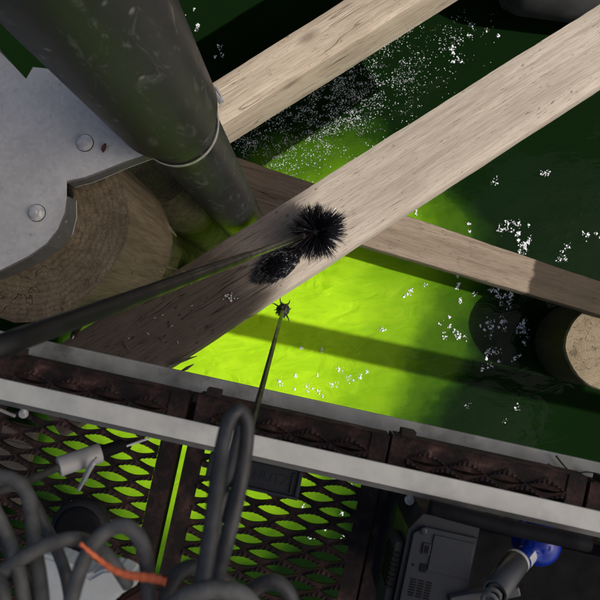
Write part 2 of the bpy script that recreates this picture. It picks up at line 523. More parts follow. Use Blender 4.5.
# ------------------------------------------------------------------ timbers
def timber(name, p0, p1, w0, w1, h, mat, rough=0.004, seed=0, round_=0.012, segs=70):
    """squared timber with its origin at p0, local X along the grain; top face centred on p0-p1"""
    L = (p1 - p0).length
    X = (p1 - p0).normalized()
    Y = Vector((0, 0, 1)).cross(X).normalized()
    Z = X.cross(Y)
    mat4 = Matrix((X, Y, Z)).transposed().to_4x4()
    mat4.translation = p0
    vs, fs = [], []
    ring = []
    def sec(w):
        a, pts = w / 2, []
        nside = 7
        for k in range(nside): pts.append((-a + 2 * a * k / nside, 0))
        for k in range(4): pts.append((a, -h * k / 4))
        for k in range(nside): pts.append((a - 2 * a * k / nside, -h))
        for k in range(4): pts.append((-a, -h + h * k / 4))
        return pts
    n = len(sec(1))
    for i in range(segs + 1):
        t = i / segs
        w = w0 + (w1 - w0) * t
        for j, (y, z) in enumerate(sec(w)):
            x = L * t
            # round the four arrises
            cy, cz = abs(y) - (w / 2 - round_), abs(z + h / 2) - (h / 2 - round_)
            if cy > 0 and cz > 0:
                f = round_ * 0.42
                y -= math.copysign(f, y); z -= math.copysign(f, z + h / 2)
            nn = noise.noise_vector(Vector((x * 7 + seed, y * 16, z * 16)))
            n2 = noise.noise_vector(Vector((x * 34 + seed, y * 40, z * 40 + 5)))
            y += nn.y * rough + n2.y * rough * 0.6
            z += nn.z * rough * 0.6 + n2.z * rough * 0.2
            vs.append((x, y, z))
    for i in range(segs):
        for j in range(n):
            fs.append((i*n+j, i*n+(j+1) % n, (i+1)*n+(j+1) % n, (i+1)*n+j))
    fs.append(tuple(range(n-1, -1, -1))); fs.append(tuple(segs*n + j for j in range(n)))
    fs = [tuple(reversed(f)) for f in fs]
    o = mesh_obj(name, vs, fs, mat, smooth=False)
    for p in o.data.polygons: p.use_smooth = True
    o.data.set_sharp_from_angle(angle=R(40))
    o.matrix_world = mat4
    return o

D_B = 2.0
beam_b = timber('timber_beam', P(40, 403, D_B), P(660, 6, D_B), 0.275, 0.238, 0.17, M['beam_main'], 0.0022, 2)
tag(beam_b, 'long weathered timber beam with the black brush resting on it', 'timber beam')
D_A = 2.3
beam_a = timber('timber_beam', P(150, 146, D_A), P(520, -87, D_A), 0.170, 0.174, 0.25, M['beam_top'], 0.0018, 11)
tag(beam_a, 'clean pale timber beam coming out from behind the big grey pipe at the top', 'timber beam')
pc0 = P(228, 180, 2.58); pc1 = P(625, 306, 2.64)
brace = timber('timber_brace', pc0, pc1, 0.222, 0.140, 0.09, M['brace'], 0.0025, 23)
tag(brace, 'darker brown tapering timber crossing beneath the long beam, its right end darker', 'timber brace')

# knots and small things on the long beam
X = (P(660, 6, D_B) - P(40, 396, D_B)).normalized()
def on_beam(px, py, lift=0.0):
    p = P(px, py, D_B - 0.004 - lift)
    return beam_b.matrix_world.inverted() @ p
mb = MB()
for k in range(16):
    c = on_beam(230 + random.gauss(0, 4), 297 + random.gauss(0, 2.6))
    r = random.uniform(0.0015, 0.005)
    mb.tube([c + Vector((0, 0, -0.002)), c + Vector((0, 0, 0.0015)), c + Vector((0, 0, 0.0025))], [r, r, r * .4], 7)
mb.obj('bird_dropping', M['splat'], beam_b)
for (ax_, ay_, bx_, by_, r) in ((123, 341, 131, 352, .0035), (150, 316, 141, 322, .003), (168, 365, 197, 356, .006), (180, 372, 194, 364, .006), (141, 344, 151, 340, .0025), (206, 330, 220, 323, .0025), (105, 347, 116, 345, .0025), (160, 337, 164, 343, .003)):
    a, b = on_beam(ax_, ay_, .002), on_beam(bx_, by_, .004)
    MB().tube([a, (a + b) / 2 + Vector((0, 0, .004)), b], [r * .5, r, r * .2], 5).obj('splinter', M['beam_main'], beam_b)

rs = random.Random(12)
for k in range(34):
    x = rs.uniform(95, 235); y = 88 + .655 * (600 - x) - 43 + rs.gauss(0, 16) - 4
    ang = rs.choice((R(33), R(33), R(-50))) + rs.gauss(0, .3); l = rs.uniform(1.2, 4.5)
    a, b = on_beam(x, y, .001), on_beam(x + l * math.cos(ang), y - l * math.sin(ang), .003)
    MB().tube([a, (a + b) / 2 + Vector((0, 0, .002)), b], [.0008, .0018, .0006], 4).obj('splinter', M['brace' if k % 3 else 'splat'], beam_b)

# ------------------------------------------------------------------ piles
def pile(name, loc, prof, mat, lump, seed, top_n=56, rings=60):
    z0, z1 = prof[0][1], prof[-1][1]
    def rad(z):
        for (ra, za), (rb, zb) in zip(prof, prof[1:]):
            if z <= zb:
                return ra + (rb - ra) * (z - za) / max(1e-6, zb - za)
        return prof[-1][0]
    vs, fs = [], []
    for i in range(rings + 1):
        z = z0 + (z1 - z0) * i / rings
        r0 = rad(z)
        for k in range(top_n):
            w = 2 * math.pi * k / top_n
            c, s = math.cos(w), math.sin(w)
            r = r0 + lump * noise.noise(Vector((c * 1.6, s * 1.6, z * 1.3 + seed))) + lump * .35 * noise.noise(Vector((c * 7, s * 7, z * 2 + seed)))
            vs.append((r * c, r * s, z))
    for i in range(rings):
        for k in range(top_n):
            fs.append((i*top_n+k, i*top_n+(k+1) % top_n, (i+1)*top_n+(k+1) % top_n, (i+1)*top_n+k))
    fs.append(tuple(rings*top_n + k for k in range(top_n)))
    fs.append(tuple(range(top_n - 1, -1, -1)))
    o = mesh_obj(name, vs, fs, mat, smooth=True, loc=loc)
    o.data.set_sharp_from_angle(angle=R(50))
    return o
PL = (-0.590, 0.212)
pile_l = pile('wooden_pile', (PL[0], PL[1], 0), [(0.140, -0.6), (0.145, 1.40), (0.205, 1.425), (0.215, 1.86)], M['pile_left'], 0.012, 3, rings=100)
tag(pile_l, 'fat brown wooden pile under the galvanised plate, split and green lower down', 'pile')
pile_m = pile('wooden_pile', (-0.445, 0.425, 0), [(0.125, -0.6), (0.128, 1.25), (0.085, 1.37)], M['pile_moss'], 0.010, 17, rings=60)
tag(pile_m, 'mossy green wooden stump between the brown pile and the grey pipe', 'pile')
PR = (1.345, -0.125)
pile_r = pile('wooden_pile', (PR[0], PR[1], 0), [(0.190, -0.6), (0.197, 0.350), (0.188, 0.366)], M['pile_right'], 0.007, 9)
tag(pile_r, 'sawn off tan wooden stump at the right edge, sunlit top and shade coloured into the side', 'pile')
# split slab and splinter on the left pile
lp = lambda px, py, d: P(px, py, d) - Vector((PL[0], PL[1], 0))
MB().tube([lp(132, 183, 1.45), lp(150, 203, 1.55), lp(163, 222, 1.6), lp(176, 236, 1.66)], [.006, .011, .010, .003], 6).obj('split_strip', M['pile_left'], pile_l)
MB().tube([lp(150, 262, 1.62), lp(168, 267, 1.72), lp(190, 273, 1.8)], [.002, .0045, .0015], 5).obj('splinter', M['pile_left'], pile_l)

# ------------------------------------------------------------------ grey pipe, plate and clamp
PP = (-0.268, 0.394)
PIPE_R = 0.081
pipe = empty('drain_pipe', (PP[0], PP[1], -0.3))
MB().lathe([(PIPE_R, 0), (PIPE_R, 2.2), (PIPE_R + .001, 3.0), (PIPE_R - .008, 3.0), (PIPE_R - .008, 0.01)], 64, closed=True).obj('pipe_wall', M['pipe'], pipe, smooth=True).data.set_sharp_from_angle(angle=R(40))
MB().lathe([(.1, 2.265), (.102, 2.27), (.102, 3.3), (.09, 3.3), (.09, 2.265), (.1, 2.265)], 64, closed=True).obj('upper_sleeve', M['pipe'], pipe, smooth=True, loc=(-.010, .012, 0)).data.set_sharp_from_angle(angle=R(40))
tag(pipe, 'thick dark grey scuffed plastic pipe running down into the water', 'pipe')

D_P = 1.17
pl_o = P(85, 143, D_P)
plate = empty('galvanised_bracket', pl_o)
def pp(px, py, d=D_P):
    return P(px, py, d) - pl_o
out_px = [(-60, 0), (0, 52), (14, 66), (26, 79), (33, 67), (60, 70), (110, 80), (150, 105), (160, 135), (166, 147),
          (148, 153), (125, 161), (100, 171), (84, 177), (70, 180), (66, 181), (66, 196), (64, 212), (57, 229), (45, 244), (28, 256), (0, 270), (-60, 290)]
poly = [(pp(*q).x, pp(*q).y) for q in out_px]
poly.reverse()
MB().prism(poly, -0.004, 0.0).obj('plate', M['galv'], plate)
def strip(name, pts, h0, h1, th, mat, rim=True):
    mb = MB(); n = len(pts); path = []
    for i, q in enumerate(pts):
        p = pp(*q)
        a = pp(*pts[max(i-1, 0)]); b = pp(*pts[min(i+1, n-1)])
        t = (b - a).normalized(); nn = Vector((-t.y, t.x, 0)) * th
        h = h0 + (h1 - h0) * i / (n - 1)
        mb.v += [p - Vector((0, 0, .0045)), p + nn - Vector((0, 0, .0045)), p + nn - Vector((0, 0, h)), p - Vector((0, 0, h))]
        path.append(p + nn * .5 - Vector((0, 0, h)))
    for i in range(n - 1):
        for k in range(4):
            mb.f.append((i*4+k, i*4+(k+1) % 4, (i+1)*4+(k+1) % 4, (i+1)*4+k))
    mb.f += [(3, 2, 1, 0), tuple((n-1)*4+k for k in range(4))]
    o = mb.obj(name, mat, plate)
    if rim:
        MB().tube(path, 0.0022, 6).obj('rolled_edge', M['zinc'], o)
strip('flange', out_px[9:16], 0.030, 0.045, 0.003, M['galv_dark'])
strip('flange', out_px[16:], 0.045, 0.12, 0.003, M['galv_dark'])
MB().tube([pp(-20, 26, 1.2), pp(0, 55, 1.2), pp(12, 68, 1.2), pp(24, 82, 1.2)], [.006, .007, .006, .003], 8).obj('edge_strap', M['galv_dark'], plate, smooth=True)
MB().tube([pp(68, 182, 1.2), pp(70, 196, 1.22), pp(66, 212, 1.22)], [.006, .008, .004], 8).obj('rubber_seal', M['pole_wet'], plate)
for (bx, by) in ((85, 143), (37, 213)):
    c = pp(bx, by)
    MB().lathe([(0.0177, 0.0002), (0.0177, 0.0010)], 28).obj('gasket', M['rubber_dark'], plate, loc=c)
    w = MB().lathe([(0.0165, 0.0012), (0.0165, 0.0025), (0.009, 0.0032)], 28).obj('washer', M['zinc'], plate, loc=c)
    hexp = [(0.0115 * math.cos(R(60 * k + 17)), 0.0115 * math.sin(R(60 * k + 17))) for k in range(6)]
    MB().prism(hexp, 0.003, 0.0125).obj('bolt_head', M['zinc'], plate, loc=c)
    MB().lathe([(0.0052, 0.0125), (0.0052, 0.016)], 14).obj('bolt_tip', M['zinc'], plate, loc=c)
tag(plate, 'pale galvanised sheet plate with two bolts, fixed over the pile beside the pipe', 'bracket')

clamp = empty('pipe_clamp', (PP[0], PP[1], CAM_Z - 1.195))
ringpts, rr = [], PIPE_R + 0.0030
for k in range(65):
    w = 2 * math.pi * k / 64
    ringpts.append((rr * math.cos(w), rr * math.sin(w), 0.010 * math.cos(w - 0.9)))
band = MB()
for k in range(65):
    x, y, z = ringpts[k]
    o_ = Vector((x, y, 0)).normalized() * 0.0018
    band.v += [Vector((x, y, z - .0045)), Vector((x, y, z + .0045)), Vector((x, y, z + .0045)) + o_, Vector((x, y, z - .0045)) + o_]
for k in range(64):
    for j in range(4):
        band.f.append((k*4+j, (k+1)*4+j, (k+1)*4+(j+1) % 4, k*4+(j+1) % 4))
band.obj('band', M['zinc'], clamp)
wa = R(33)
e = Vector((math.cos(wa), math.sin(wa), 0)); tn = Vector((-math.sin(wa), math.cos(wa), 0))
base = e * (PIPE_R + .017)
MB().tube([base - tn * .016 + Vector((0,0,.006)), base + tn * .016 + Vector((0,0,.006))], 0.0055, 10).obj('screw_housing', M['zinc'], clamp)
loop = [base - tn * .020 - e * .010, base - tn * .012 + e * .004 + Vector((0,0,.006)), base + tn * .006 + e * .007 + Vector((0,0,.012)), base + tn * .018 + e * .003 + Vector((0,0,.012)), base + tn * .020 - e * .004 + Vector((0,0,.008)), base + tn * .006 - e * .003 + Vector((0,0,.010))]
MB().tube(smooth_path(loop), 0.0018, 7).obj('wire_latch', M['zinc'], clamp)
tag(clamp, 'thin bright hose clamp band around the grey pipe', 'clamp')
lf = MB()
lc = P(104, 148, D_P - .003)
lf.add([(-.009,-.004,0), (-.002,-.0055,.002), (.008,-.001,.001), (.010,.003,0), (.002,.0045,.003), (-.006,.002,.001),
        (-.009,-.004,.001), (-.002,-.0055,.003), (.008,-.001,.002), (.010,.003,.001), (.002,.0045,.004), (-.006,.002,.002)],
       [(5,4,3,2,1,0), (6,7,8,9,10,11)] + [(i, (i+1) % 6, 6+(i+1) % 6, 6+i) for i in range(6)])
o = lf.obj('dead_leaf', M['leaf_dead'], None, loc=lc, rot=(0, 0, R(55)))
tag(o, 'tiny reddish brown leaf scrap lying on the galvanised plate', 'leaf')
# spike end sticking out in the gap by the beam
sp = empty('iron_spike', P(74, 333, 1.86))
MB().tube([P(84, 318, 1.98) - sp.location, P(76, 331, 1.88) - sp.location, P(73, 337, 1.84) - sp.location], [.010, .010, .009], 10).obj('shank', M['hub'], sp)
MB().tube([P(73.5, 336, 1.842) - sp.location, P(72.5, 338.5, 1.832) - sp.location], [.0035, .002], 8).obj('bright_tip', M['zinc'], sp)
tag(sp, 'short rusty spike end poking out over the water left of the long beam', 'spike')

# ------------------------------------------------------------------ scrubbing brush on its pole
BH = P(316, 232, D_B - 0.10)
br = empty('scrubbing_brush', BH)
tip = Vector((0, 0, 0))
pole_pts = [(-60, 372, .36), (0, 343, .44), (60, 322, .58), (120, 299, .80), (180, 278, 1.08), (240, 257, 1.42), (302, 236.5, 1.86)]
# straight pole: interpolate between its two ends
e0 = P(-40, 361, .40) - BH; e1 = P(304, 235.5, 1.885) - BH
MB().tube([e0 + (e1 - e0) * k / 12 for k in range(13)], 0.0076, 16).obj('pole', M['pole'], br, smooth=True)
MB().tube([e0 + (e1 - e0) * (k / 12 * .52) for k in range(13)], 0.0092, 16).obj('sleeve', M['pole_wet'], br, smooth=True)
MB().tube([e1 + (e0 - e1).normalized() * .055, e1 + (e0 - e1).normalized() * .02, e1], [.0092, .0105, .010], 14).obj('ferrule', M['hub'], br, smooth=True)
hub = MB()
bmh = bmesh.new(); bmesh.ops.create_icosphere(bmh, subdivisions=2, radius=0.018)
for v in bmh.verts: v.co.z *= .7
hub.bm(bmh).obj('hub', M['hub'], br, smooth=True)
bs = MB()
axis = (-(e0 - e1)).normalized()
rnd = random.Random(4)
tufts = []
while len(tufts) < 150:
    d = Vector((rnd.gauss(0, 1), rnd.gauss(0, 1), rnd.gauss(0, 1))).normalized()
    if d.dot(-axis) > 0.80: continue
    tufts.append(d)
for d in tufts:
    Lb = rnd.uniform(.080, .100) * (1 + .22 * noise.noise(d * 2.3)) * (1.12 if d.x > .5 and d.y > .3 else 1)
    if d.z < -.5: Lb *= .97
    for k in range(11):
        dd = (d + Vector((rnd.gauss(0, .06), rnd.gauss(0, .06), rnd.gauss(0, .06)))).normalized()
        side = dd.orthogonal().normalized(); side = Quaternion(dd, rnd.uniform(0, 6.28)) @ side
        s2 = dd.cross(side)
        w = rnd.uniform(.0009, .0016)
        p0 = dd * .012; L = Lb * rnd.uniform(.86, 1.06)
        bend = side * rnd.uniform(0, .018) + Vector((0, 0, -.008)) + noise.noise_vector(d * 3.1) * .014
        p1 = dd * L * .6 + bend * .3; p2 = dd * L + bend
        if p2.z < -.097: p2.z = -.097
        vs = []
        for p, q in ((p0, w), (p1, w), (p2, w * .35)):
            vs += [p + side * q, p - side * q * .5 + s2 * q * .87, p - side * q * .5 - s2 * q * .87]
        bs.add(vs, [(0,1,4,3),(1,2,5,4),(2,0,3,5),(3,4,7,6),(4,5,8,7),(5,3,6,8),(6,7,8)])
tag(bs.obj('bristles', M['bristle'], br), kind='stuff')
lo = MB()
cl = P(280, 264, D_B - .004) - BH
ea_ = R(33); ux = Vector((math.cos(ea_), math.sin(ea_), 0)); uy = Vector((-math.sin(ea_), math.cos(ea_), 0))
for k in range(1500):
    a_, r_ = rnd.uniform(0, 6.2832), math.sqrt(rnd.random())
    fx, fy = r_ * math.cos(a_), r_ * math.sin(a_)
    b0 = cl + ux * fx * .088 + uy * fy * .046 * (1 - .25 * abs(fx))
    tipv = Vector((0, 0, .030 * (1.15 - r_) + rnd.uniform(0, .008))) - ux * rnd.uniform(.006, .030) + uy * rnd.gauss(0, .006)
    w = rnd.uniform(.0009, .0015)
    p1 = b0 + tipv * .6 + Vector((0, 0, .004)); p2 = b0 + tipv
    vs = []
    for p, q in ((b0, w), (p1, w), (p2, w * .5)):
        vs += [p + ux * q, p - ux * q * .5 + uy * q * .87, p - ux * q * .5 - uy * q * .87]
    lo.add(vs, [(0,1,4,3),(1,2,5,4),(2,0,3,5),(3,4,7,6),(4,5,8,7),(5,3,6,8),(6,7,8)])
tag(lo.obj('trailing_bristles', M['bristle'], br), kind='stuff')
tag(br, 'round black bristle brush on a long dark pole, pressed on the long beam', 'brush')

# ------------------------------------------------------------------ thin rod reaching down to the water
r0 = P(226, 520, .45); r1 = P(283, 310, 2.72)
rod = empty('sampling_rod', r1)
MB().tube([(r0 - r1) + (r1 - r0) * k / 10 for k in range(11)], [0.0036 + .0045 * k / 10 for k in range(11)], 10).obj('rod', M['pole_wet'], rod, smooth=True)
hd = MB(); bmh = bmesh.new(); bmesh.ops.create_icosphere(bmh, subdivisions=3, radius=0.030)
for v in bmh.verts: v.co *= 1 + .22 * noise.noise(v.co * 70)
hd.bm(bmh)
hd.obj('weighted_head', M['pole_wet'], rod, smooth=False)
for k in range(26):
    d = Vector((rnd.gauss(0, 1), rnd.gauss(0, 1), rnd.uniform(-.2, .8))).normalized()
    sd = d.orthogonal() * .01
    L = rnd.uniform(.03, .042) if k > 3 else .06
    MB().tube([d * .02, d * L * .8 + sd * .4, d * L + sd], [.0035, .003, .001], 5).obj('twig', M['bristle'], rod)
tag(rod, 'thin dark rod reaching down to the bright water with a small knobbly black head', 'rod')

# ------------------------------------------------------------------ walkway frame (turned 12 degrees)
PRZ = R(-12.2)
U = Vector((math.cos(PRZ), math.sin(PRZ), 0)); V = Vector((-math.sin(PRZ), math.cos(PRZ), 0))
def uv(px, py, d):
    p = P(px, py, d)
    return p.dot(U), p.dot(V)
def frame_at(u, v, z):
    return U * u + V * v + Vector((0, 0, z))
D_F, D_BAR, D_L = 0.95, 0.76, 1.06
ZF = CAM_Z - D_F

# rusty safety grating planks
PW = 0.309
def grating_mesh():
    mb = MB()
    pu, pv = 0.063, 0.0350
    hw, hh = 0.0285, 0.0074
    rows = 40
    xs = [1.0, .93, .84, .74, .63, .52, .40, .28, .14, 0.0, -.14, -.28, -.40, -.52, -.63, -.74, -.84, -.93]
    def half(upper, cx):
        return (1 - abs(cx) ** 1.75)
    def cell(cu, cv, part):
        pts = []
        seq = [(x, 1) for x in xs] + [(-x, -1) for x in xs]
        for i, (cx, sg) in enumerate(seq):
            tooth = (0.0013 if i % 2 else -0.0004) if sg > 0 and abs(cx) < .9 else 0
            hx, hy = hw * cx, sg * hh * half(sg, cx) + tooth
            ox, oy = pu / 2 * cx, sg * pv / 2 * (1 - abs(cx))
            rz = (0.0050 if i % 2 else 0.0026) if sg > 0 else 0.0012
            if abs(cx) > .95: rz = 0.001
            pts.append((cx, (hx, hy), (ox, oy), rz))
        n = len(pts)
        k0 = len(mb.v)
        for cx, h, o_, rz in pts:
            mb.v += [Vector((cu + o_[0], cv + o_[1], 0)), Vector((cu + h[0], cv + h[1], rz)), Vector((cu + h[0], cv + h[1] + (.0008 if h[1] > 0 else -.0008), -.006))]
        for i in range(n):
            j = (i + 1) % n
            a, b = pts[i][0], pts[j][0]
            if part > 0 and min(a, b) < -1e-6: continue
            if part < 0 and max(a, b) > 1e-6: continue
            mb.f.append((k0+i*3, k0+j*3, k0+j*3+1, k0+i*3+1))
            mb.f.append((k0+i*3+1, k0+j*3+1, k0+j*3+2, k0+i*3+2))
    m = 0.0285
    v = -0.012 - pv / 2
    for r in range(rows):
        if r % 2 == 0:
            for i in range(4): cell(m + pu * (i + .5), v, 0)
        else:
            for i in range(5): cell(m + pu * i, v, 1 if i == 0 else (-1 if i == 4 else 0))
        v -= pv / 2
    vend = v
    mb.box(0, m, vend, 0, -.003, 0)
    mb.box(PW - m, PW, vend, 0, -.003, 0)
    mb.box(m, PW - m, -.032, 0, -.006, -.002)
    return mb, vend
gm, VEND = grating_mesh()
deck_me = None
def grating(first, u0, v0, label):
    global GR
    root = empty('grating_plank', frame_at(u0, v0, ZF), PRZ)
    if first is None:
        d = gm.obj('deck', M['rust'], root)
        MB().box(-.0005, .0025, VEND, -.001, -.042, -.0035).obj('side_flange', M['rust'], root)
        MB().box(PW - .0025, PW + .0005, VEND, -.001, -.042, -.0035).obj('side_flange', M['rust'], root)
        MB().box(.003, PW - .003, -.0005, .002, -.030, .001).obj('end_lip', M['rust'], root)
        MB().box(.012, .034, .002, .012, -.022, .004).obj('end_tab', M['rust_dark'], root)
    else:
        for ch in first.children:
            c = ch.copy(); COL.objects.link(c); c.parent = root
    tag(root, label, 'grating plank', 'rusty grating planks')
    return root
u_2l, _ = uv(177.5, 490, D_F)
_, v_end = uv(290, 414, D_F)
g1 = grating(None, u_2l, v_end, 'rusty serrated grating plank under the tall grey cable loop')
grating(g1, u_2l - PW - .0145, v_end - .004, 'rusty serrated grating plank at the left, under the ivory tube and open slot')
grating(g1, u_2l + PW + .004, v_end + .003, 'rusty serrated grating plank beneath the charcoal machine')
grating(g1, u_2l + 2 * PW + .010, v_end - .002, 'rusty serrated grating plank end at the far right edge')

# steel edge beam beyond the plank ends and dark bearer under them
u_a, v_a = uv(290, 395, D_L)
_, v_b = uv(290, 413, D_L)
zl = CAM_Z - D_L
edge = empty('edge_beam', frame_at(0, v_b, zl), PRZ)
MB().box(-1.6, 3.4, 0, v_a - v_b, -.012, 0, .002).obj('top_flange', M['ledge'], edge)
MB().box(-1.6, 3.4, -.095, .006, -.13, -.12, .001).obj('shadow_flange', M['rust_dark'], edge)  # unseen flange, widened to broaden the beam's shadow on the water
MB().box(-1.6, 3.4, -.010, -.001, -.119, -.004, .001).obj('web', M['rust_dark'], edge)
tag(edge, 'dull grey steel edge beam along the walkway, bordering the green water', 'beam')
_, v_c = uv(290, 449, D_F)
bear = MB().box(-1.6, 0.74, v_c, v_end - .022, -.14, -.044, .003).obj('steel_bearer', M['rust_dark'], None, loc=frame_at(0, 0, ZF), rot=(0, 0, PRZ))
tag(bear, 'blackened rusty bearer under the grating ends below the aluminium rail', 'beam')

# aluminium rail
_, vr0 = uv(290, 464, D_BAR); _, vr1 = uv(290, 443, D_BAR)
zb = CAM_Z - D_BAR
rail = empty('aluminium_rail', frame_at(0, vr0, zb), PRZ)
MB().box(-1.2, 3.4, 0, vr1 - vr0, -.005, 0, .0012).obj('top_flat', M['alu'], rail)
MB().box(-1.2, 3.4, -.0085, -.0003, -.026, -.010, .001).obj('lower_lip', M['alu_shaded'], rail)
MB().box(-1.2, 3.4, .004, .009, -.045, -.0055).obj('web', M['alu_shaded'], rail)
for (bx, by) in ((22, 414), (410, 501)):
    u_, v_ = uv(bx, by, D_BAR + .03)
    c = Vector((u_, v_ - vr0, -.034))
    b1 = MB().tube([c + Vector((0, .012, 0)), c + Vector((0, 0, 0)), c + Vector((0, -.001, .003))], [.0045, .0045, .004], 12).obj('bolt', M['zinc'], rail)
    MB().lathe([(.0062, -.002), (.0062, .001), (.003, .0012)], 20).obj('nut', M['zinc'], rail, loc=c)
tag(rail, 'pale aluminium rail running slantwise across the walkway above the grating', 'rail')
u_, v_ = uv(8, 413, D_BAR + .035)
MB().tube([Vector((u_ - .012, v_ - vr0 + .002, -.035)), Vector((u_ + .010, v_ - vr0 - .002, -.035))], .0022, 8).obj('split_pin', M['pvc'], rail)

# black moulded box under the rail
ub0, vb0 = uv(203, 486, .80); ub1, vb1 = uv(304, 470, .80)
_, vbt = uv(254, 462, .80); _, vbb = uv(254, 491, .80)
box = empty('junction_box', frame_at(ub0, vbb, CAM_Z - .80), PRZ)
bw, bh = ub1 - ub0, vbt - vbb
MB().box(0, bw, 0, bh, -.04, -.004, .002).obj('body', M['charcoal'], box)
fr = MB()
fr.box(0, bw, 0, .004, -.0045, .001, .0008).box(0, .005, .0045, bh, -.0045, .001, .0008).box(bw - .005, bw, .0045, bh, -.0045, .001, .0008)
fr.obj('rim', M['charcoal_light'], box)
MB().box(bw - .0125, bw - .0105, .006, bh - .004, -.0045, -.0005).obj('rib', M['charcoal'], box)
cu = bpy.data.curves.new('lettering', 'FONT'); cu.body = 'NUTZ'; cu.size = .018; cu.extrude = .0006
tmp = bpy.data.objects.new('lettering', cu); COL.objects.link(tmp)
bpy.context.view_layer.update()
me = bpy.data.meshes.new_from_object(tmp.evaluated_get(bpy.context.evaluated_depsgraph_get()))
bpy.data.objects.remove(tmp)
link('raised_lettering', me, M['charcoal'], box, loc=(bw * .49, bh * .40, -.0036))
tag(box, 'charcoal plastic box with raised lettering tucked under the aluminium rail', 'box')

# pale board seen through the grating at the far left
ua, va = uv(-20, 500, 1.15); ub, vb = uv(34, 430, 1.15)
o = MB().box(0, ub - ua + .02, 0, vb - va, -.03, 0, .003).obj('pale_board', M['beam_top'], None, loc=frame_at(ua - .02, va, CAM_Z - 1.15), rot=(0, 0, PRZ))
tag(o, 'pale board showing through the grating holes at the far left', 'board')

# ------------------------------------------------------------------ ivory tube, tie and rod
ta, tb = P(58, 467, .80), P(101, 452.5, .83)
tube = empty('pvc_tube', ta)
dirv = tb - ta
L = dirv.length
MB().lathe([(.0115, 0), (.0135, .0015), (.0135, L - .001), (.0115, L), (.0105, L), (.0105, 0), (.0115, 0)], 28, closed=True).xf(look_rot(dirv)).obj('tube_wall', M['pvc'], tube, smooth=True).data.set_sharp_from_angle(angle=R(40))
nrm = dirv.normalized()
MB().tube([nrm * .02, nrm * (L + .03), P(128, 446, .86) - ta], [.0095, .009, .006], 12).obj('dark_plug', M['black_plastic'], tube, smooth=True)
MB().tube([P(118, 449, .84) - ta, P(150, 438, .86) - ta], .0016, 7).obj('wire', M['zinc'], tube)
tag(tube, 'short ivory plastic tube lying on the grating, dark rod through it', 'tube')
q = [P(97, 458, .795), P(93, 463, .79), P(89, 470, .80), P(84, 480, .82), P(79, 489, .84)]
z = MB().tube(smooth_path(q, 5), [.003] * 4 + [.0045] * 6 + [.004] * 6 + [.003] * 5, 6).obj('cable_tie', M['tie'], None)
tag(z, 'milky nylon strip hanging down from the ivory tube', 'cable tie')

# black domed lid on the grating
dc = P(78, 530, .88)
dome = empty('round_cap', dc)
MB().lathe([(.040, -.025), (.042, -.006), (.036, 0)], 40).obj('side', M['rubber_dark'], dome, smooth=True)
MB().lathe([(.034, 0), (.034, .0025), (.028, .004), (.0, .0045)], 40).obj('top', M['black_plastic'], dome, smooth=True)
tag(dome, 'black round cap on the grating behind the left cables', 'cap')

# ------------------------------------------------------------------ charcoal machine, black tray, blue float
D_M = 0.74
um, vm = uv(411, 522, D_M)
mach = empty('charcoal_machine', frame_at(um, vm, CAM_Z - D_M), PRZ)
mw = 0.084
S = D_M / 600
bmx = bmesh.new()
sh = [(0, -.14), (0, -.010), (.014, .012), (mw, .012), (mw, -.14)]
MB().prism(list(reversed(sh)), -.19, -.004).obj('body', M['charcoal'], mach)
sh2 = [(.006, -.14), (.006, -.012), (.018, -.002), (mw - .002, -.002), (mw - .002, -.14)]
pan = MB().prism(list(reversed(sh2)), -.004, .0015).obj('top_panel', M['charcoal_light'], mach)
MB().box(.030, mw - .004, -.052, -.008, .0015, .0035, .0007).obj('hatch', M['charcoal_light'], mach)
MB().box(.019, .029, -.034, -.020, .0015, .0040, .001).obj('socket', M['charcoal'], mach)
MB().box(.0215, .0265, -.0315, -.0225, .0040, .0046).obj('socket_slot', M['black_plastic'], mach)
MB().box(.021, .029, -.055, -.045, .0015, .0026).obj('switch', M['black_plastic'], mach)
MB().lathe([(.0016, .0015), (.0016, .0022)], 12).obj('screw', M['black_plastic'], mach, loc=(.0125, -.049, 0))
MB().lathe([(.0042, .0015), (.0042, .004), (.002, .0046)], 18).obj('stud', M['charcoal_light'], mach, loc=(.0165, -.0065, 0))
for i in range(3):
    for j in range(7):
        MB().box(.013 + i * .0095, .013 + i * .0095 + .0075, -.086 + j * .0032, -.086 + j * .0032 + .0019, .0008, .0019).obj('vent_slot', M['black_plastic'], mach)
bp_ = MB().box(-.011, -.0005, -.14, -.030, -.06, -.010, .002).obj('bumper', M['rubber_dark'], mach)
for j in range(8):
    MB().box(-.0125, -.003, -.045 - j * .006, -.042 - j * .006, -.055, -.008).obj('bumper_rib', M['black_plastic'], mach)
hp = [(.020, .016, .0), (.05, .016, .004), (.12, .014, .004), (.22, .014, .0)]
MB().tube(smooth_path([Vector((a, b + .004, c - .01)) for a, b, c in hp], 5), .0095, 12).obj('handle', M['black_plastic'], mach, smooth=True)
tag(mach, 'charcoal plastic machine casing with vent slots and socket by the rail', 'machine')

ut, vt = uv(462, 541, .90)
tray = empty('black_tray', frame_at(ut, vt, CAM_Z - .93), PRZ)
MB().box(0, .36, -.25, .02, -.012, 0).obj('bottom', M['black_plastic'], tray)
MB().box(0, .36, .021, .027, -.012, .05).obj('wall', M['black_plastic'], tray)
MB().box(-.006, -.0005, -.25, .027, -.012, .06).obj('wall', M['black_plastic'], tray)
tag(tray, 'black open tray on the grating holding the blue float and grey tube', 'tray')

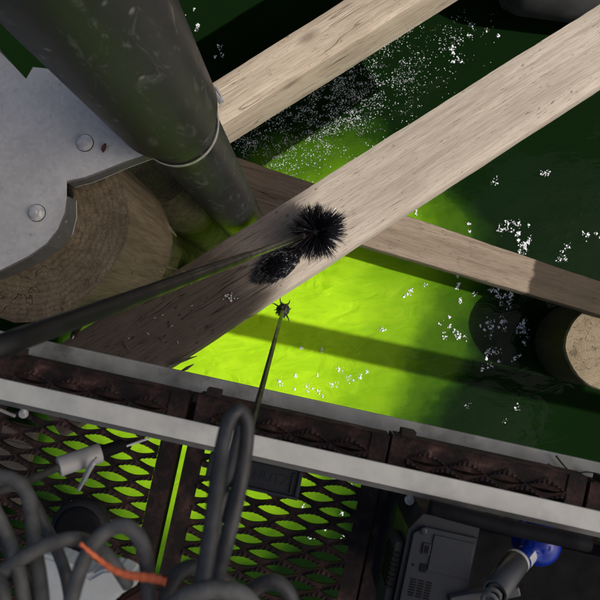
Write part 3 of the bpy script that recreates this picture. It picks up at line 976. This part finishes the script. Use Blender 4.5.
fa, fb = P(536, 541, .82), P(514, 569, .775)
fl = empty('blue_float', fa)
fd = (fb - fa)
mb = MB()
prof = [(0.0, -.026)] + [(.032 * math.cos(t_) ** .8, .028 * math.sin(t_)) for t_ in [R(-75 + 15 * k) for k in range(9)]] + [(.020, .0235), (.0135, .029), (.0125, .036)]
mb.lathe(prof, 40).xf(look_rot(fd)).obj('bulb', M['blue'], fl, smooth=True)
rotm = look_rot(fd)
MB().lathe([(.0125, .030), (.0130, .031), (.0130, .046), (.012, .046)], 32).xf(rotm).obj('neck', M['blue'], fl, smooth=True)
lab = MB(); nn_ = 14
updir = Vector((0, 0, 1))
lx = (updir - fd.normalized() * updir.dot(fd.normalized())).normalized()
ly = fd.normalized().cross(lx)
for i in range(nn_ + 1):
    w = R(-62 + 75 * i / nn_) 
    for zz in (.026, .045):
        for rr_ in (.0133, .0138):
            lab.v.append((lx * math.cos(w) + ly * math.sin(w)) * rr_ + fd.normalized() * zz)
for i in range(nn_):
    a = i * 4; b = a + 4
    lab.f += [(a+1, b+1, b+3, a+3), (a, a+2, b+2, b), (a, b, b+1, a+1), (a+2, a+3, b+3, b+2)]
lb = lab.obj('paper_label', M['label'], fl)
for zz in (.030, .034, .038, .041):
    MB().tube([(lx * math.cos(R(a_)) + ly * math.sin(R(a_))) * .01385 + fd.normalized() * zz for a_ in (-50, -35, -20, -5)], .00035, 4).obj('print_line', M['ink'], lb)
tag(fl, 'shiny deep blue rounded bottle end with white label, plugged into a grey tube', 'bottle')
ga, gb = P(518, 560, .775), P(495, 592, .72)
gt = empty('grey_tube', ga)
gd = gb - ga; GL = gd.length
MB().lathe([(.0142, 0), (.0150, .002), (.0150, GL - .001), (.0142, GL), (.0118, GL), (.0118, .002), (.0142, 0)], 32, closed=True).xf(look_rot(gd)).obj('tube_wall', M['tube_grey'], gt, smooth=True).data.set_sharp_from_angle(angle=R(40))
MB().lathe([(.0153, .001), (.0155, .002), (.0155, .005), (.0153, .006)], 32, closed=True).xf(look_rot(gd)).obj('bright_ring', M['zinc'], gt, smooth=True)
tag(gt, 'dark grey round tube fitted on the blue bottle neck, rope coiled inside', 'tube')
gm_ = look_rot(gd)
co = [gm_ @ Vector((.0075 * math.cos(k * .7), .0075 * math.sin(k * .7), GL - .03 + k * .00115)) + ga for k in range(48)]
o = MB().tube(co, .0027, 7).obj('coiled_rope', M['cable_light'], None, smooth=True)
tag(o, 'twisted grey rope coiled inside the mouth of the grey tube', 'rope')
am = empty('grey_clamp_arm', P(480, 598, .73), PRZ + R(24))
MB().box(-.035, .012, -.006, .007, -.012, 0, .002).obj('arm', M['tube_grey'], am)
MB().box(.014, .05, -.011, .000, -.018, -.006, .002).obj('arm', M['tube_grey'], am)
tag(am, 'flat grey clamp arms at the bottom edge by the grey tube', 'clamp')

# ------------------------------------------------------------------ grey cables held near the lens
def cable(label, pts, r, mat='cable', name='grey_cable'):
    o = MB().tube(smooth_path([P(*p) for p in pts], 7), r, 14).obj(name, M[mat], None, smooth=True)
    tag(o, label, 'cable', 'grey cables coiled at the bottom edge')
    return o
cable('tall upright loop of grey cable crossing the aluminium rail',
      [(188, 680, .36), (198, 610, .37), (209, 545, .39), (216, 490, .41), (222, 448, .43), (230, 419, .44), (240, 411, .445), (247, 424, .445), (245, 455, .44), (237, 500, .43), (226, 545, .42), (214, 590, .40), (200, 680, .37)], 0.0055)
cable('thinner grey cable strand rising inside the tall cable loop',
      [(205, 640, .50), (212, 560, .50), (221, 505, .51), (231, 465, .53), (240, 425, .56)], 0.0042)
cable('grey cable curving over at the foot of the tall loop, beside the orange cord',
      [(160, 640, .39), (166, 598, .40), (176, 576, .40), (191, 567, .405), (205, 572, .41), (222, 580, .42), (235, 595, .42), (238, 640, .42)], 0.0052)
cable('short arched grey cable end right of the tall loop at the bottom edge',
      [(240, 640, .42), (247, 600, .43), (258, 586, .43), (274, 582, .43), (287, 591, .43), (295, 612, .43), (298, 650, .43)], 0.0054)
cable('grey cable lying flat across the very bottom under the tall loop',
      [(150, 640, .36), (172, 606, .37), (196, 593, .37), (222, 590, .375), (248, 600, .38), (270, 640, .38)], 0.0057, 'cable_light')
cable('thick dusty grey cable bending down at the left edge',
      [(-60, 470, .42), (-10, 475, .43), (14, 480, .43), (27, 494, .43), (32, 518, .425), (35, 548, .42), (40, 580, .41), (46, 640, .40)], 0.0049, 'cable_light')
cable('grey cable arching from the left edge to the end of the orange cord',
      [(-40, 600, .39), (0, 573, .40), (24, 557, .40), (48, 545, .405), (72, 539, .41), (90, 543, .43), (108, 556, .46), (128, 585, .48)], 0.0049, 'cable_light')
cable('arched grey cable standing up in front of the open grating slot',
      [(58, 660, .38), (70, 605, .39), (81, 568, .40), (94, 543, .405), (109, 530, .41), (124, 526, .41), (137, 535, .41), (145, 553, .41), (148, 580, .41), (150, 640, .40)], 0.0052, 'cable_light')
cable('dark grey cable slanting down behind the thick left cable',
      [(20, 478, .50), (36, 508, .50), (47, 530, .50), (58, 552, .49), (68, 585, .48), (74, 640, .48)], 0.0047)
cable('grey cable strand hanging at the far left edge',
      [(-22, 480, .41), (-2, 517, .41), (9, 540, .41), (17, 566, .40), (24, 600, .40), (30, 650, .39)], 0.0045, 'cable_light')
cable('grey cable stub low in the left corner beneath the arching cable',
      [(6, 540, .45), (14, 562, .44), (24, 580, .43), (32, 605, .42), (36, 650, .41)], 0.0047)
cable('lowest grey cable in the bottom left corner',
      [(-30, 548, .40), (-8, 570, .40), (2, 592, .39), (8, 640, .39)], 0.0047, 'cable_light')
cable('dark grey cable passing into the ivory tube',
      [(-30, 498, .60), (10, 488, .66), (34, 478, .72), (50, 471, .77), (60, 467, .80)], 0.0049)
# orange cord
o = MB().tube(smooth_path([P(*p) for p in [(80, 543, .39), (90, 552, .392), (101, 561, .395), (114, 570, .395), (128, 575, .395), (142, 577, .395), (156, 579, .395), (166, 582, .395)]], 6),
              [.0011 + .0019 * min(1, k / 30) * (1.0 if k < 38 else .8) + .0003 * math.sin(k * 1.7) for k in range(43)], 8).obj('orange_cord', M['orange'], None, smooth=True)
tag(o, 'bright orange cord lying over the grey cables', 'cord')
# off-white tub with dark red cloth
def slab(name, pxs, d, th, mat, label, cat):
    c = P(sum(p[0] for p in pxs) / len(pxs), sum(p[1] for p in pxs) / len(pxs), d)
    pl = [(P(x, y, d) - c) for x, y in pxs]
    bm = bmesh.new()
    vs = [bm.verts.new((p.x, p.y, 0)) for p in pl]
    f = bm.faces.new(vs)
    if f.normal.z < 0: f.normal_flip()
    r = bmesh.ops.extrude_face_region(bm, geom=[f])
    for v in [g for g in r['geom'] if isinstance(g, bmesh.types.BMVert)]: v.co.z -= th
    bmesh.ops.recalc_face_normals(bm, faces=bm.faces[:])
    bmesh.ops.bevel(bm, geom=bm.edges[:], offset=.003, segments=2, affect='EDGES')
    o = MB().bm(bm).obj(name, mat, None, loc=c)
    return tag(o, label, cat)
slab('plastic_tub_lid', [(40, 554), (62, 561), (80, 570), (90, 577), (102, 570), (116, 569), (132, 577), (138, 585), (118, 597), (104, 615), (100, 680), (30, 680)], .55, .03, M['white_sheet'],
     'off white plastic lid lying under the left cables', 'lid')
slab('red_cloth', [(142, 586), (165, 588), (190, 600), (190, 680), (104, 680), (108, 612), (124, 597)], .56, .03, M['maroon'],
     'dark maroon cloth under the orange cord at the bottom edge', 'cloth')

tw = empty('dry_twig', P(572, 473, 1.045))
for q in ([(548, 464), (562, 472), (580, 478), (600, 487)], [(556, 456), (566, 468), (578, 478)], [(571, 475), (586, 472), (599, 474)]):
    pts = smooth_path([P(x, y, 1.05) - tw.location for x, y in q], 4)
    MB().tube(pts, [.0019 - .0012 * i / len(pts) for i in range(len(pts))], 5).obj('stem', M['pile_left'], tw)
tag(tw, 'forked dry twig caught on the grey edge beam at the right', 'twig')

# ------------------------------------------------------------------ dark fender floating at the top right
fc = P(570, -22, 2.85)
fd_ = MB()
prof = [(0.0, -.34), (.10, -.33), (.165, -.28), (.19, -.2), (.19, .2), (.165, .28), (.10, .33), (0.0, .34)]
fd_.lathe(prof, 36).xf(Matrix.Rotation(R(90), 4, 'Y'))
f_ = fd_.obj('rubber_fender', M['rubber_dark'], None, smooth=True, loc=fc, rot=(0, 0, R(-8)))
tag(f_, 'dark grey rounded rubber fender low at the top right corner', 'fender')

# ------------------------------------------------------------------ white flecks standing in for sun glints on the water
fo = MB()
rf = random.Random(21)
def fleck(px, py, r):
    c = P(px, py, CAM_Z)
    c.z = 0.002
    n = 6
    a0, el, ea = rf.uniform(0, 6), rf.uniform(.45, 1.0), rf.uniform(-.7, .7) + 1.3
    def q(w, s_, z):
        x, y = s_ * r * math.cos(w), s_ * r * math.sin(w) * el
        return c + Vector((x * math.cos(ea) - y * math.sin(ea), x * math.sin(ea) + y * math.cos(ea), z))
    ra = [rf.uniform(.6, 1.35) for _ in range(n)]
    vs = [q(k * 1.047 + a0, ra[k], 0) for k in range(n)] + [q(k * 1.047 + a0, ra[k] * .7, r * .4) for k in range(n)] + [c + Vector((0, 0, r * .55))]
    fs = [(k, (k+1) % n, n + (k+1) % n, n + k) for k in range(n)] + [(n + k, n + (k+1) % n, 2*n) for k in range(n)]
    fo.add(vs, fs)
k = 0
while k < 5200:                                   # the dense field between the two pale beams
    x, y = rf.uniform(225, 500), rf.uniform(5, 190)
    cx = (x - 325) / 95; cy = (y - (112 - (x - 325) * .52)) / 40
    dd = cx * cx + cy * cy
    nz = noise.noise(Vector((x * .045, y * .045, 2))) + .9 * noise.noise(Vector((x * .11 + y * .05, y * .22, 7)))
    if rf.random() < math.exp(-dd * 1.25) * (0.42 + nz * .9):
        fleck(x, y, rf.choice((.0010, .0012, .0015, .0019, .0027)))
        k += 1
for (cx, cy, sx, sy, n) in ((515, 228, 8, 7, 55), (523, 243, 6, 5, 50), (497, 232, 5, 6, 12), (564, 255, 5, 7, 28), (598, 238, 5, 6, 22), (584, 232, 3, 3, 6),
                            (496, 296, 4, 8, 36), (510, 300, 3, 10, 40), (490, 328, 6, 6, 40), (505, 322, 4, 5, 26), (522, 324, 5, 8, 30), (492, 358, 7, 8, 46), (526, 338, 4, 6, 16),
                            (460, 292, 4, 10, 26), (475, 283, 4, 8, 18), (447, 327, 6, 8, 26), (465, 340, 8, 5, 20), (516, 355, 3, 5, 10), (420, 205, 10, 14, 14), (465, 230, 4, 4, 14),
                            (310, 386, 16, 8, 50), (345, 376, 14, 7, 40), (322, 352, 10, 7, 14), (400, 300, 30, 22, 30), (520, 400, 6, 22, 10), (470, 395, 40, 30, 6), (200, 20, 10, 14, 30), (215, 55, 9, 12, 16), (480, 30, 14, 8, 24),
                            (455, 45, 9, 14, 40), (493, 183, 3, 3, 8), (542, 174, 3, 3, 14), (300, 480, 40, 8, 30), (320, 520, 30, 20, 40)):
    subs = [(cx + rf.gauss(0, sx * .8), cy + rf.gauss(0, sy * .8), rf.uniform(.6, 2.0)) for _ in range(max(2, n // 5))]
    for i in range(int(n * 2.6)):
        x, y, q_ = rf.choice(subs)
        fleck(x + rf.gauss(0, q_), y + rf.gauss(0, q_ * 1.1), rf.choice((.0012, .0016, .0022, .0032, .0048)))
tag(fo.obj('glint_flecks', M['glint'], None, smooth=False), 'tiny white flecks scattered over the water in place of sun glints', 'glint', kind='stuff')
